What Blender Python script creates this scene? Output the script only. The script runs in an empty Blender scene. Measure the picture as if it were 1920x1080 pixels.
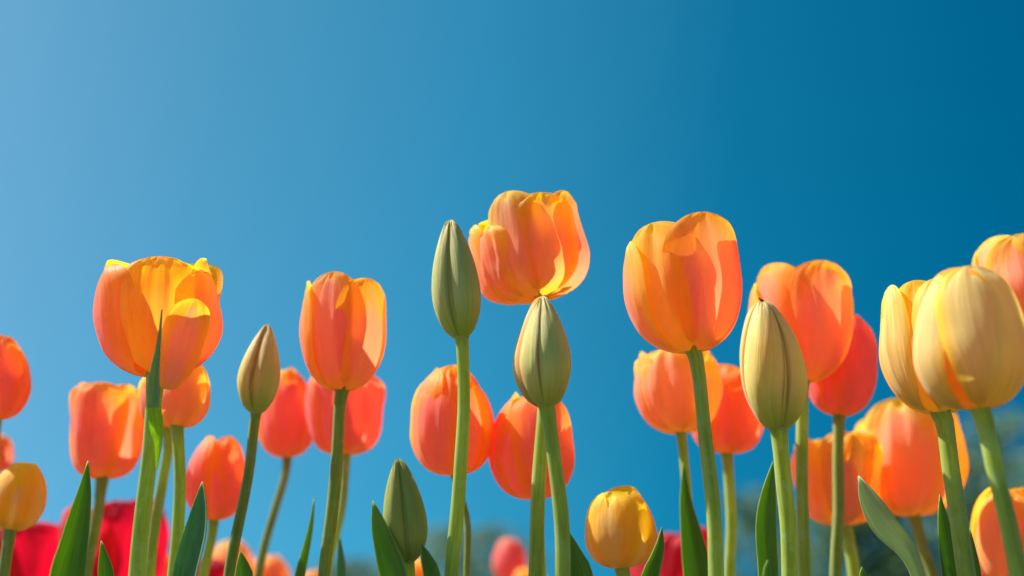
import bpy, math, random
from mathutils import Vector, Matrix, noise

# ------------------------------------------------------------------ camera, sky, sun
scene = bpy.context.scene
COL = scene.collection
F = 2200.0                      # focal length in pixels of a 1920 px wide frame
PITCH = math.radians(15.5)
CAM_H = 0.27
SUN_EL = math.radians(50)
SUN_AZ = math.radians(-70)      # measured from +Y (view direction) towards +X

cam_d = bpy.data.cameras.new('camera')
cam = bpy.data.objects.new('camera', cam_d)
COL.objects.link(cam)
cam.location = (0, 0, CAM_H)
cam.rotation_euler = (math.pi / 2 + PITCH, 0, 0)
cam_d.sensor_width = 36
cam_d.lens = 36 * F / 1920
cam_d.clip_start = 0.02
cam_d.clip_end = 2000
cam_d.dof.use_dof = True
cam_d.dof.focus_distance = 0.61
cam_d.dof.aperture_fstop = 3.6
scene.camera = cam

world = bpy.data.worlds.new('World')
scene.world = world
world.use_nodes = True
wn, wl = world.node_tree.nodes, world.node_tree.links
wn.clear()
sky = wn.new('ShaderNodeTexSky')
sky.sky_type = 'NISHITA'
sky.sun_disc = False
sky.sun_elevation = SUN_EL
sky.sun_rotation = SUN_AZ
sky.altitude = 300
sky.air_density = 1.0
sky.dust_density = 0.6
sky.ozone_density = 2.0
# clear polarised spring sky: deepest a quarter turn away from the sun
tcw = wn.new('ShaderNodeTexCoord')
lift = wn.new('ShaderNodeVectorMath')
lift.operation = 'ADD'
lift.inputs[1].default_value = (0, 0, 0.38)
nrmw = wn.new('ShaderNodeVectorMath')
nrmw.operation = 'NORMALIZE'
wl.new(tcw.outputs['Generated'], lift.inputs[0])
wl.new(lift.outputs[0], nrmw.inputs[0])
wl.new(nrmw.outputs[0], sky.inputs[0])
sd0 = (math.cos(SUN_EL) * math.sin(SUN_AZ), math.cos(SUN_EL) * math.cos(SUN_AZ), math.sin(SUN_EL))
dotw = wn.new('ShaderNodeVectorMath')
dotw.operation = 'DOT_PRODUCT'
dotw.inputs[1].default_value = (math.sin(SUN_AZ) * 0.97, math.cos(SUN_AZ) * 0.97, 0.24)
mapw = wn.new('ShaderNodeMapRange')
mapw.inputs[1].default_value = -0.1
mapw.inputs[2].default_value = 0.8
wl.new(dotw.outputs['Value'], mapw.inputs[0])
wl.new(tcw.outputs['Generated'], dotw.inputs[0])
rampw = wn.new('ShaderNodeValToRGB')
SKY_STOPS = [(0, (0.0, 0.473, 0.6)), (0.14, (0.0, 0.536, 0.627)), (0.36, (0.027, 0.655, 0.718)), (0.45, (0.091, 0.764, 0.782)), (0.58, (0.155, 0.873, 0.873)), (0.68, (0.236, 0.909, 0.882)), (0.79, (0.327, 0.927, 0.891)), (0.92, (0.491, 0.982, 0.927))]
cr = rampw.color_ramp
while len(cr.elements) < len(SKY_STOPS):
    cr.elements.new(0.5)
for el, (pos, col) in zip(cr.elements, SKY_STOPS):
    el.position = pos
    el.color = (*col, 1)
wl.new(mapw.outputs[0], rampw.inputs[0])
mulw = wn.new('ShaderNodeMix')
mulw.data_type = 'RGBA'
mulw.blend_type = 'MULTIPLY'
mulw.inputs[0].default_value = 1.0
bg = wn.new('ShaderNodeBackground')
bg.inputs['Strength'].default_value = 0.09
wo = wn.new('ShaderNodeOutputWorld')
wl.new(sky.outputs[0], mulw.inputs[6])
wl.new(rampw.outputs[0], mulw.inputs[7])
wl.new(mulw.outputs[2], bg.inputs['Color'])
wl.new(bg.outputs[0], wo.inputs['Surface'])

sun_d = bpy.data.lights.new('sun', 'SUN')
sun_d.energy = 5.0
sun_d.angle = math.radians(0.5)
sun_d.color = (1.0, 0.95, 0.86)
sun = bpy.data.objects.new('sun', sun_d)
COL.objects.link(sun)
sdir = Vector((math.cos(SUN_EL) * math.sin(SUN_AZ), math.cos(SUN_EL) * math.cos(SUN_AZ), math.sin(SUN_EL)))
sun.rotation_euler = sdir.to_track_quat('Z', 'Y').to_euler()
sun.location = sdir * 10

scene.view_settings.view_transform = 'Standard'
scene.view_settings.look = 'None'
scene.view_settings.gamma = 1
scene.view_settings.exposure = 0.74
scene.cycles.max_bounces = 14
scene.cycles.diffuse_bounces = 6
scene.cycles.transmission_bounces = 10
scene.cycles.transparent_max_bounces = 8


# ------------------------------------------------------------------ helpers
def at(px, py, Y):
    """a pixel of the 1920x1080 frame, at ground distance Y, as a point"""
    x = (px - 960) / F
    y = (540 - py) / F
    d = Vector((x, math.cos(PITCH) - y * math.sin(PITCH), math.sin(PITCH) + y * math.cos(PITCH)))
    return Vector((0, 0, CAM_H)) + d * (Y / d.y)


def size(px, py, Y):
    """metres of px pixels at row py, distance Y"""
    y = (540 - py) / F
    return px / F * Y / (math.cos(PITCH) - y * math.sin(PITCH))


def smooth(x):
    x = max(0.0, min(1.0, x))
    return x * x * (3 - 2 * x)


def interp(pts, t):
    """Catmull-Rom through (t, value...) rows"""
    n = len(pts)
    if t <= pts[0][0]:
        return pts[0][1:]
    if t >= pts[-1][0]:
        return pts[-1][1:]
    for i in range(n - 1):
        if pts[i][0] <= t <= pts[i + 1][0]:
            break
    a, b = pts[i], pts[i + 1]
    p = pts[max(i - 1, 0)]
    q = pts[min(i + 2, n - 1)]
    h = b[0] - a[0]
    s = (t - a[0]) / h
    out = []
    for k in range(1, len(a)):
        ma = (b[k] - p[k]) / (b[0] - p[0]) * h
        mb = (q[k] - a[k]) / (q[0] - a[0]) * h
        s2, s3 = s * s, s * s * s
        out.append((2 * s3 - 3 * s2 + 1) * a[k] + (s3 - 2 * s2 + s) * ma + (-2 * s3 + 3 * s2) * b[k] + (s3 - s2) * mb)
    return out


def make_obj(name, verts, faces, mat, parent=None, uvs=None, smooth_shade=True):
    me = bpy.data.meshes.new(name)
    me.from_pydata([tuple(v) for v in verts], [], faces)
    if uvs:
        lay = me.uv_layers.new(name='UVMap')
        for poly in me.polygons:
            for li in poly.loop_indices:
                lay.data[li].uv = uvs[me.loops[li].vertex_index]
    if smooth_shade:
        me.polygons.foreach_set('use_smooth', [True] * len(me.polygons))
    me.materials.append(mat)
    me.update()
    o = bpy.data.objects.new(name, me)
    COL.objects.link(o)
    if parent:
        o.parent = parent
    return o


def tag(o, label, cat, group=None, kind=None):
    if label:
        o['label'] = label
    if cat:
        o['category'] = cat
    if group:
        o['group'] = group
    if kind:
        o['kind'] = kind


# ------------------------------------------------------------------ materials
def new_mat(name):
    m = bpy.data.materials.new(name)
    m.use_nodes = True
    m.node_tree.nodes.clear()
    return m, m.node_tree.nodes, m.node_tree.links


class NT:
    """small node helper"""
    def __init__(s, m):
        s.n, s.l = m.node_tree.nodes, m.node_tree.links

    def node(s, t, **kw):
        nd = s.n.new(t)
        for k, v in kw.items():
            setattr(nd, k, v)
        return nd

    def put(s, sock, v):
        if isinstance(v, bpy.types.NodeSocket):
            s.l.new(v, sock)
        elif isinstance(v, (tuple, list)) and len(v) == 3 and sock.type == 'RGBA':
            sock.default_value = (*v, 1)
        else:
            sock.default_value = v

    def math(s, op, a, b=0.0, c=0.0, clamp=False):
        nd = s.node('ShaderNodeMath', operation=op, use_clamp=clamp)
        s.put(nd.inputs[0], a)
        s.put(nd.inputs[1], b)
        s.put(nd.inputs[2], c)
        return nd.outputs[0]

    def mix(s, f, a, b):
        nd = s.node('ShaderNodeMix', data_type='RGBA')
        s.put(nd.inputs[0], f)
        s.put(nd.inputs[6], a)
        s.put(nd.inputs[7], b)
        return nd.outputs[2]

    def step(s, v, lo, hi, a=0.0, b=1.0):
        nd = s.node('ShaderNodeMapRange', interpolation_type='SMOOTHSTEP')
        s.put(nd.inputs[0], v)
        s.put(nd.inputs[1], lo)
        s.put(nd.inputs[2], hi)
        s.put(nd.inputs[3], a)
        s.put(nd.inputs[4], b)
        return nd.outputs[0]

    def noise(s, vec, scale, detail=3.0, rough=0.5, dist=0.0, d4=None):
        nd = s.node('ShaderNodeTexNoise')
        s.put(nd.inputs['Vector'], vec)
        nd.inputs['Scale'].default_value = scale
        nd.inputs['Detail'].default_value = detail
        nd.inputs['Roughness'].default_value = rough
        nd.inputs['Distortion'].default_value = dist
        return nd.outputs['Fac']

    def vec(s, x, y, z=0.0):
        nd = s.node('ShaderNodeCombineXYZ')
        s.put(nd.inputs[0], x)
        s.put(nd.inputs[1], y)
        s.put(nd.inputs[2], z)
        return nd.outputs[0]


def petal_mat(name, centre, mid, rim, base, inner, inner_rim, trans=0.5, flame=0.62, tint=(1, 1, 1), gloss=0.35, basev=0.22, glow=(1.0, 0.42, 0.01), tiprim=0.72, vein_amt=0.5, gmix=0.62, glow2=None, rim0=0.52):
    """a petal: flame up the middle, warmer towards the rim, greenish foot; the inside face its own colour"""
    m, _, _ = new_mat(name)
    t = NT(m)
    uv = t.node('ShaderNodeUVMap').outputs[0]
    sep = t.node('ShaderNodeSeparateXYZ')
    t.put(sep.inputs[0], uv)
    u, v = sep.outputs[0], sep.outputs[1]
    oi = t.node('ShaderNodeObjectInfo').outputs['Random']
    off = t.math('MULTIPLY', oi, 37.0)
    e = t.math('ABSOLUTE', t.math('SUBTRACT', t.math('MULTIPLY', u, 2.0), 1.0))
    streak = t.noise(t.vec(t.math('MULTIPLY', u, 26.0), t.math('MULTIPLY', v, 1.6), off), 1.0, 4.0, 0.6)
    fine = t.noise(t.vec(t.math('MULTIPLY', u, 110.0), t.math('MULTIPLY', v, 3.5), off), 1.0, 2.0, 0.6)
    blot = t.noise(t.vec(t.math('MULTIPLY', u, 3.0), t.math('MULTIPLY', v, 2.4), off), 1.0, 3.0, 0.5)
    es = t.math('ADD', e, t.math('MULTIPLY', t.math('SUBTRACT', streak, 0.5), 0.85))
    es = t.math('ADD', es, t.math('MULTIPLY', t.math('SUBTRACT', blot, 0.5), 0.7))
    es = t.math('ADD', es, t.math('MULTIPLY', t.step(v, 0.55, 1.0), 0.55))
    c = t.mix(t.step(es, flame - 0.38, flame + 0.15), centre, mid)
    rimf = t.step(t.math('ADD', t.math('MAXIMUM', e, t.step(v, tiprim, tiprim + 0.28, 0.0, 1.0)), t.math('MULTIPLY', t.math('SUBTRACT', streak, 0.5), 0.25)), rim0, 1.0)
    c = t.mix(rimf, c, rim)
    ci = t.mix(rimf, inner, inner_rim)
    bf = t.step(t.math('ADD', v, t.math('MULTIPLY', t.math('SUBTRACT', streak, 0.5), 0.22)), 0.05, basev, 1.0, 0.0)
    c = t.mix(bf, c, base)
    ci = t.mix(bf, ci, base)
    geo = t.node('ShaderNodeNewGeometry')
    c = t.mix(geo.outputs['Backfacing'], c, ci)
    # fine veins
    vein = t.math('ADD', t.math('MULTIPLY', fine, vein_amt), 1.0 - vein_amt * .5)
    var = t.math('MULTIPLY', vein, t.math('ADD', t.math('MULTIPLY', blot, 0.25), 0.88))
    mulr = t.node('ShaderNodeMix', data_type='RGBA', blend_type='MULTIPLY')
    mulr.inputs[0].default_value = 1.0
    t.put(mulr.inputs[6], c)
    g = t.node('ShaderNodeCombineColor')
    for k in range(3):
        t.put(g.inputs[k], var)
    t.put(mulr.inputs[7], g.outputs[0])
    c = mulr.outputs[2]
    bump = t.node('ShaderNodeBump')
    bump.inputs['Strength'].default_value = 0.5
    bump.inputs['Distance'].default_value = 0.0006
    t.put(bump.inputs['Height'], t.math('ADD', fine, streak))
    p = t.node('ShaderNodeBsdfPrincipled')
    t.put(p.inputs['Base Color'], c)
    p.inputs['Roughness'].default_value = 0.5
    p.inputs['Specular IOR Level'].default_value = gloss
    p.inputs['Sheen Weight'].default_value = 0.32
    p.inputs['Sheen Roughness'].default_value = 0.45
    p.inputs['Sheen Tint'].default_value = (1.0, 0.88, 0.80, 1)
    t.put(p.inputs['Normal'], bump.outputs[0])
    tr = t.node('ShaderNodeBsdfTranslucent')
    sat = t.node('ShaderNodeHueSaturation')
    sat.inputs['Saturation'].default_value = 1.0
    sat.inputs['Value'].default_value = 1.25
    g2 = t.mix(t.step(t.math('ADD', v, t.math('MULTIPLY', e, 0.25)), 0.45, 1.05), glow, glow2 or (1.0, min(1.0, glow[1] * 1.55 + .06), glow[2]))
    t.put(sat.inputs['Color'], t.mix(gmix, c, g2))
    t.put(tr.inputs['Color'], sat.outputs[0])
    mx = t.node('ShaderNodeMixShader')
    mx.inputs[0].default_value = trans
    t.l.new(p.outputs[0], mx.inputs[1])
    t.l.new(tr.outputs[0], mx.inputs[2])
    out = t.node('ShaderNodeOutputMaterial')
    t.l.new(mx.outputs[0], out.inputs[0])
    return m


def green_mat(name, col, edge, trans=0.35, bloom=(0.35, 0.45, 0.35), rough=0.42, spec=0.5, streaks=30.0, bloom_amt=0.35):
    """leaf or stem: parallel veins along v, waxy bloom seen at grazing angles"""
    m, _, _ = new_mat(name)
    t = NT(m)
    uv = t.node('ShaderNodeUVMap').outputs[0]
    sep = t.node('ShaderNodeSeparateXYZ')
    t.put(sep.inputs[0], uv)
    u, v = sep.outputs[0], sep.outputs[1]
    oi = t.node('ShaderNodeObjectInfo').outputs['Random']
    off = t.math('MULTIPLY', oi, 53.0)
    e = t.math('ABSOLUTE', t.math('SUBTRACT', t.math('MULTIPLY', u, 2.0), 1.0))
    st = t.noise(t.vec(t.math('MULTIPLY', u, streaks), t.math('MULTIPLY', v, 4.0), off), 1.0, 3.0, 0.6)
    bl = t.noise(t.vec(t.math('MULTIPLY', u, 3.0), t.math('MULTIPLY', v, 14.0), off), 1.0, 4.0, 0.6)
    c = t.mix(t.step(e, 0.9, 1.0), col, edge)
    speck = t.noise(t.vec(t.math('MULTIPLY', u, 12.0), t.math('MULTIPLY', v, 40.0), off), 1.0, 2.0, 0.5)
    dark = tuple(x * 0.68 for x in col)
    lite = tuple(min(1, x * 1.35 + 0.02) for x in col)
    c = t.mix(t.step(st, 0.35, 0.65), t.mix(0.5, c, dark), t.mix(0.4, c, lite))
    c = t.mix(t.math('MULTIPLY', t.step(bl, 0.45, 0.75), 0.5), c, bloom)
    c = t.mix(t.math('MULTIPLY', t.step(speck, 0.70, 0.78), 0.55), c, (0.22, 0.17, 0.06))
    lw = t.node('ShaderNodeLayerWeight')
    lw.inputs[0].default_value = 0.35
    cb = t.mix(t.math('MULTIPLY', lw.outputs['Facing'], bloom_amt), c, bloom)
    bump = t.node('ShaderNodeBump')
    bump.inputs['Strength'].default_value = 0.3
    bump.inputs['Distance'].default_value = 0.0005
    t.put(bump.inputs['Height'], st)
    p = t.node('ShaderNodeBsdfPrincipled')
    t.put(p.inputs['Base Color'], cb)
    p.inputs['Roughness'].default_value = rough
    p.inputs['Specular IOR Level'].default_value = spec
    t.put(p.inputs['Normal'], bump.outputs[0])
    tr = t.node('ShaderNodeBsdfTranslucent')
    sat = t.node('ShaderNodeHueSaturation')
    sat.inputs['Hue'].default_value = 0.48
    sat.inputs['Saturation'].default_value = 1.3
    sat.inputs['Value'].default_value = 1.5
    t.put(sat.inputs['Color'], c)
    t.put(tr.inputs['Color'], sat.outputs[0])
    mx = t.node('ShaderNodeMixShader')
    mx.inputs[0].default_value = trans
    t.l.new(p.outputs[0], mx.inputs[1])
    t.l.new(tr.outputs[0], mx.inputs[2])
    out = t.node('ShaderNodeOutputMaterial')
    t.l.new(mx.outputs[0], out.inputs[0])
    return m


M = {}
M['orange'] = petal_mat('petal_orange', (0.84, 0.34, 0.25), (0.93, 0.41, 0.05), (0.98, 0.66, 0.05), (0.62, 0.55, 0.05),
                        (0.96, 0.42, 0.01), (0.99, 0.68, 0.02), 0.58, flame=0.66, glow=(1.0, 0.42, 0.006))
M['orange_deep'] = petal_mat('petal_deep_orange', (0.92, 0.30, 0.02), (0.94, 0.34, 0.02), (0.97, 0.50, 0.03), (0.6, 0.5, 0.04),
                             (0.96, 0.36, 0.01), (0.98, 0.5, 0.01), 0.55, glow=(1.0, 0.36, 0.005))
M['yellow_edge'] = petal_mat('petal_orange_yellow', (0.93, 0.48, 0.10), (0.96, 0.56, 0.04), (0.99, 0.72, 0.04), (0.62, 0.55, 0.05),
                             (0.96, 0.42, 0.01), (0.99, 0.68, 0.02), 0.58, flame=0.4, glow=(1.0, 0.5, 0.006))
M['coral'] = petal_mat('petal_coral', (0.85, 0.33, 0.30), (0.93, 0.34, 0.09), (0.97, 0.52, 0.05), (0.68, 0.50, 0.05),
                       (0.94, 0.28, 0.02), (0.98, 0.54, 0.02), 0.53, flame=0.74, glow=(1, .29, .05), glow2=(1, .48, .02))
M['pink'] = petal_mat('petal_pink', (0.84, 0.29, 0.30), (0.90, 0.24, 0.16), (0.94, 0.38, 0.13), (0.74, 0.46, 0.06),
                      (0.90, 0.17, 0.08), (0.94, 0.28, 0.06), 0.5, flame=0.85, glow=(1, .24, .10), glow2=(1, .32, .09))
M['mauve'] = petal_mat('petal_mauve', (0.80, 0.36, 0.30), (0.93, 0.42, 0.06), (0.98, 0.62, 0.04), (0.64, 0.50, 0.05),
                       (0.95, 0.36, 0.02), (0.98, 0.6, 0.02), 0.5, flame=0.62, glow=(1, .30, .04), glow2=(1, .5, .01))
M['peach'] = petal_mat('petal_peach', (0.90, 0.46, 0.27), (0.95, 0.50, 0.09), (0.99, 0.74, 0.08), (0.64, 0.56, 0.06),
                       (0.97, 0.46, 0.02), (0.99, 0.70, 0.03), 0.50, flame=0.74, glow=(1, .40, .03))
M['yellow'] = petal_mat('petal_yellow', (0.86, 0.74, 0.26), (0.95, 0.60, 0.04), (0.99, 0.76, 0.03), (0.42, 0.48, 0.05),
                        (0.97, 0.48, 0.01), (0.99, 0.70, 0.02), 0.5, flame=0.42, basev=0.30, glow=(1, .62, .005))
M['cream'] = petal_mat('petal_cream', (0.74, 0.75, 0.30), (0.82, 0.76, 0.24), (0.97, 0.72, 0.05), (0.32, 0.44, 0.04),
                       (0.92, 0.66, 0.06), (0.99, 0.70, 0.03), 0.40, flame=0.85, basev=0.46, glow=(.92, .80, .10), tiprim=0.86, rim0=.72)
M['red'] = petal_mat('petal_red', (0.64, 0.005, 0.035), (0.66, 0.005, 0.035), (0.72, 0.02, 0.05), (0.45, 0.01, 0.02),
                     (0.75, 0.006, 0.03), (0.80, 0.01, 0.04), 0.42, glow=(0.85, 0.002, 0.03), glow2=(0.85, 0.004, 0.04))
M['bud_beige'] = petal_mat('bud_beige', (0.88, 0.77, 0.22), (0.86, 0.70, 0.26), (0.42, 0.24, 0.08), (0.42, 0.48, 0.05),
                           (0.75, 0.40, 0.04), (0.80, 0.42, 0.03), 0.22, flame=0.7, basev=0.42, glow=(.6, .6, .05), glow2=(.7, .62, .06), rim0=.84, tiprim=.95, vein_amt=0.42)
M['bud_green'] = petal_mat('bud_green', (0.66, 0.66, 0.18), (0.76, 0.66, 0.23), (0.50, 0.34, 0.12), (0.36, 0.50, 0.04),
                           (0.6, 0.40, 0.04), (0.7, 0.45, 0.03), 0.2, flame=0.62, basev=0.42, glow=(.6, .6, .05), glow2=(.7, .62, .06), rim0=.84, tiprim=.95, vein_amt=0.42)
M['bud_olive'] = petal_mat('bud_olive', (0.42, 0.46, 0.09), (0.50, 0.48, 0.10), (0.46, 0.40, 0.10), (0.26, 0.33, 0.04),
                           (0.4, 0.3, 0.04), (0.5, 0.35, 0.03), 0.2, flame=0.7, basev=0.3, glow=(.6, .6, .05), glow2=(.7, .62, .06), rim0=.84, tiprim=.95, vein_amt=0.42)
M['bud_yellow'] = petal_mat('bud_yellow', (0.84, 0.72, 0.32), (0.88, 0.66, 0.24), (0.96, 0.42, 0.05), (0.24, 0.32, 0.05),
                            (0.85, 0.36, 0.02), (0.90, 0.45, 0.02), 0.25, flame=0.8, basev=0.4)
M['dusky'] = petal_mat('petal_dusky', (0.72, 0.34, 0.20), (0.74, 0.38, 0.08), (0.78, 0.42, 0.07), (0.45, 0.24, 0.12),
                       (0.6, 0.25, 0.03), (0.6, 0.25, 0.03), 0.35, flame=0.6)
M['stem'] = green_mat('stem_green', (0.42, 0.53, 0.07), (0.42, 0.53, 0.07), 0.3, bloom=(0.52, 0.64, 0.30), streaks=9.0, rough=0.45, bloom_amt=0.5)
M['stem_dark'] = green_mat('stem_dark_green', (0.28, 0.35, 0.06), (0.28, 0.35, 0.06), 0.25, bloom=(0.42, 0.48, 0.24), streaks=9.0, rough=0.5, bloom_amt=0.45)
M['leaf'] = green_mat('leaf_green', (0.17, 0.33, 0.03), (0.70, 0.76, 0.32), 0.45, bloom=(0.20, 0.32, 0.10), bloom_amt=0.35)
M['leaf_blue'] = green_mat('leaf_blue_green', (0.16, 0.34, 0.13), (0.48, 0.60, 0.34), 0.35, bloom=(0.26, 0.42, 0.28), bloom_amt=0.5, rough=0.38)
M['leaf_pale'] = green_mat('leaf_pale_green', (0.48, 0.60, 0.34), (0.5, 0.6, 0.34), 0.35, bloom=(0.5, 0.62, 0.42), bloom_amt=0.4)
M['bract'] = green_mat('bract_green', (0.30, 0.42, 0.16), (0.70, 0.36, 0.18), 0.3, bloom=(0.36, 0.46, 0.26), bloom_amt=0.2)
M['bract_light'] = green_mat('bract_light_green', (0.42, 0.66, 0.03), (0.5, 0.7, 0.06), 0.5, bloom=(0.35, 0.5, 0.1), bloom_amt=0.2)


def plain_mat(name, col, col2, scale, rough=0.8):
    m, _, _ = new_mat(name)
    t = NT(m)
    tc = t.node('ShaderNodeTexCoord').outputs['Object']
    n1 = t.noise(tc, scale, 8.0, 0.65)
    c = t.mix(t.step(n1, 0.35, 0.65), col, col2)
    bump = t.node('ShaderNodeBump')
    bump.inputs['Strength'].default_value = 0.6
    t.put(bump.inputs['Height'], n1)
    p = t.node('ShaderNodeBsdfPrincipled')
    t.put(p.inputs['Base Color'], c)
    p.inputs['Roughness'].default_value = rough
    t.put(p.inputs['Normal'], bump.outputs[0])
    out = t.node('ShaderNodeOutputMaterial')
    t.l.new(p.outputs[0], out.inputs[0])
    return m


M['soil'] = plain_mat('soil', (0.13, 0.085, 0.05), (0.22, 0.155, 0.10), 22.0)
M['lawn'] = plain_mat('lawn', (0.05, 0.10, 0.025), (0.09, 0.15, 0.04), 3.0)
M['bark'] = plain_mat('bark', (0.08, 0.06, 0.045), (0.14, 0.11, 0.08), 6.0)
M['insect'] = plain_mat('insect_black', (0.012, 0.010, 0.008), (0.03, 0.02, 0.015), 900.0, 0.3)
M['pistil'] = plain_mat('pistil', (0.35, 0.38, 0.10), (0.45, 0.42, 0.14), 300.0, 0.5)


# ------------------------------------------------------------------ flower parts
PROFILES = {
    # v, radius/R, height/H
    'bowl':   [(0, .10, .0), (.07, .42, .012), (.16, .72, .07), (.28, .92, .18), (.42, 1.0, .34), (.58, .98, .53), (.74, .95, .72), (.88, .92, .88), (1, .84, 1.0)],
    'cup':    [(0, .10, .0), (.07, .34, .018), (.16, .60, .09), (.28, .82, .21), (.42, .96, .37), (.56, 1.01, .52), (.74, .97, .72), (.88, .90, .88), (1, .80, 1.0)],
    'open':   [(0, .10, .0), (.07, .38, .012), (.16, .68, .07), (.28, .86, .19), (.42, .96, .36), (.58, 1.0, .54), (.74, 1.0, .72), (.88, .96, .88), (1, .84, 1.0)],
    'egg':    [(0, .10, .0), (.07, .36, .015), (.16, .64, .07), (.28, .86, .18), (.42, 1.0, .34), (.56, 1.0, .50), (.72, .90, .68), (.87, .70, .86), (1, .42, 1.0)],
    'point':  [(0, .18, .0), (.06, .34, .018), (.15, .62, .08), (.27, .87, .20), (.40, 1.0, .34), (.54, .95, .50), (.70, .75, .68), (.86, .42, .87), (.95, .18, .965), (1, .04, 1.0)],
    'bud':    [(0, .18, .0), (.06, .34, .018), (.15, .60, .08), (.27, .84, .20), (.40, .98, .34), (.54, .98, .50), (.70, .85, .68), (.86, .55, .87), (.95, .28, .965), (1, .04, 1.0)],
    'slim':   [(0, .20, .0), (.06, .36, .02), (.15, .64, .08), (.27, .90, .20), (.40, 1.0, .34), (.54, .95, .50), (.70, .77, .68), (.86, .46, .87), (.95, .21, .965), (1, .04, 1.0)],
}


def petal(parent, mat, base, axis, R, H, prof, az, rng, rank=0, wmax=1.0, hs=1.0, rs=1.0, lean=0.0, k=0.85, tip=2.4,
          ruffle=0.03, crease=0.03, curl=0.0, imb=0.03, notch=0.0, flare=0.0, nu=44, nv=40, name='petal', bud=False, twist=0.0, pleat=0.009):
    """one petal; az 0 faces the camera, 90 faces right. Real sheet with its own curvature and wrinkles."""
    pr = PROFILES[prof]
    a = math.radians(az)
    out = Vector((math.sin(a), -math.cos(a), 0))
    side = Vector((math.cos(a), math.sin(a), 0))
    q = Vector((0, 0, 1)).rotation_difference(axis)
    seed = Vector((rng.uniform(0, 50), rng.uniform(0, 50), rng.uniform(0, 50)))
    verts, uvs, faces = [], [], []
    for j in range(nv + 1):
        s = j / nv
        v = 1 - (1 - s) ** 1.35 if s > 0 else 0.0
        r, z = interp(pr, v)
        r = max(r, 0.0) * rs
        if v < .6:
            w = wmax * (0.12 + 0.88 * math.sin(math.pi / 2 * (v / .6)) ** 0.9)
        else:
            x = (v - .6) / .4
            w = wmax * max(0.0, 1 - x ** tip) ** 0.55
        if bud:
            w = wmax * r * (1 - s ** 14) ** .5 if s < 1 else 0.0
            aa = math.radians(az + twist * (v - .35))
            out = Vector((math.sin(aa), -math.cos(aa), 0))
            side = Vector((math.cos(aa), math.sin(aa), 0))
        for i in range(nu + 1):
            u = -1 + 2 * i / nu
            rr = r * R * (1 - 0.11 * rank)
            kk = k * (1 + (0 if bud else 0.45 * smooth((v - .55) / .45)))
            rc = max(rr * kk, R * 0.03)
            # outline: the sheet is shorter away from its middle near a rounded tip
            ang = u * w * R / (rc if bud else max(rc, R * 0.42))
            ang = max(-2.2, min(2.2, ang))
            cx = rr - rc
            px_ = cx + rc * math.cos(ang)
            sx = rc * math.sin(ang)
            # imbrication: one edge outside, the other inside
            tf = smooth((1 - s) * 7)
            px_ += imb * R * u * smooth(v * 3) * tf
            e = abs(u)
            # midrib crease and rolled edge
            px_ -= tf * crease * R * math.exp(-(u / .16) ** 2) * smooth(v * 1.6) * (1.2 - v * .4)
            px_ -= curl * R * smooth((e - .55) / .45) * smooth(v * 2) * tf
            zz = z * H * hs
            # wrinkles
            nn = noise.noise(seed + Vector((u * tf * 1.5, v * 2.2, 0)))
            n2 = noise.noise(seed + Vector((u * tf * 5.0, v * 1.8, 7)))
            n3 = noise.noise(seed + Vector((u * 3.2, v * 5, 17)))
            px_ += R * ruffle * (2.0 * nn + 0.5 * n2) * smooth(v * 2) * (.35 + .65 * tf) + R * tf * ruffle * 0.9 * n3 * smooth((v - .6) * 2.5)
            zz += tf * H * (0.02 * n3 + 0.015 * noise.noise(seed + Vector((u * 9, 0, 31)))) * smooth((v - .7) * 3.3)
            zz -= notch * H * math.exp(-(u / .25) ** 2) * smooth((v - .8) * 5)
            px_ += R * tf * pleat * noise.noise(seed + Vector((u * 13.0, v * 1.2, 50))) * smooth(v * 4)
            px_ += flare * R * smooth((v - .7) / .3) ** 2
            p = Vector((0, 0, 0)) + out * px_ + side * sx
            p.z = zz
            # lean outward about the foot
            if lean:
                p = Matrix.Rotation(lean, 3, side) @ p
            verts.append(base + q @ p)
            uvs.append((i / nu, v))
    W = nu + 1
    for j in range(nv):
        for i in range(nu):
            a0 = j * W + i
            faces.append((a0, a0 + 1, a0 + W + 1, a0 + W))
    return make_obj(name, verts, faces, mat, parent, uvs)


def tube(points, radii, nseg=14, ridge=0.04):
    """tube through points; returns verts, faces, uvs"""
    verts, faces, uvs = [], [], []
    n = len(points)
    prev = None
    for i, p in enumerate(points):
        d = (points[min(i + 1, n - 1)] - points[max(i - 1, 0)]).normalized()
        ref = Vector((0, 1, 0)) if prev is None else prev
        x = (ref - d * ref.dot(d)).normalized()
        prev = x
        y = d.cross(x)
        for k in range(nseg + 1):
            a = 2 * math.pi * k / nseg
            r = radii[i] * (1 + ridge * math.cos(3 * a + 1.0))
            verts.append(p + x * math.cos(a) * r + y * math.sin(a) * r)
            uvs.append((k / nseg, i / (n - 1) * 3))
    W = nseg + 1
    for i in range(n - 1):
        for k in range(nseg):
            a0 = i * W + k
            faces.append((a0, a0 + 1, a0 + W + 1, a0 + W))
    faces.append(tuple(range(nseg)))
    faces.append(tuple(reversed([(n - 1) * W + k for k in range(nseg)])))
    return verts, faces, uvs


def chords(pts):
    t = [0.0]
    for a_, b_ in zip(pts, pts[1:]):
        t.append(t[-1] + max(1e-6, (b_ - a_).length) ** 0.9)
    return t


def catmull(pts, n):
    t = chords(pts)
    rows = [(t[i], *p) for i, p in enumerate(pts)]
    return [Vector(interp(rows, t[-1] * k / (n - 1))) for k in range(n)]


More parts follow.
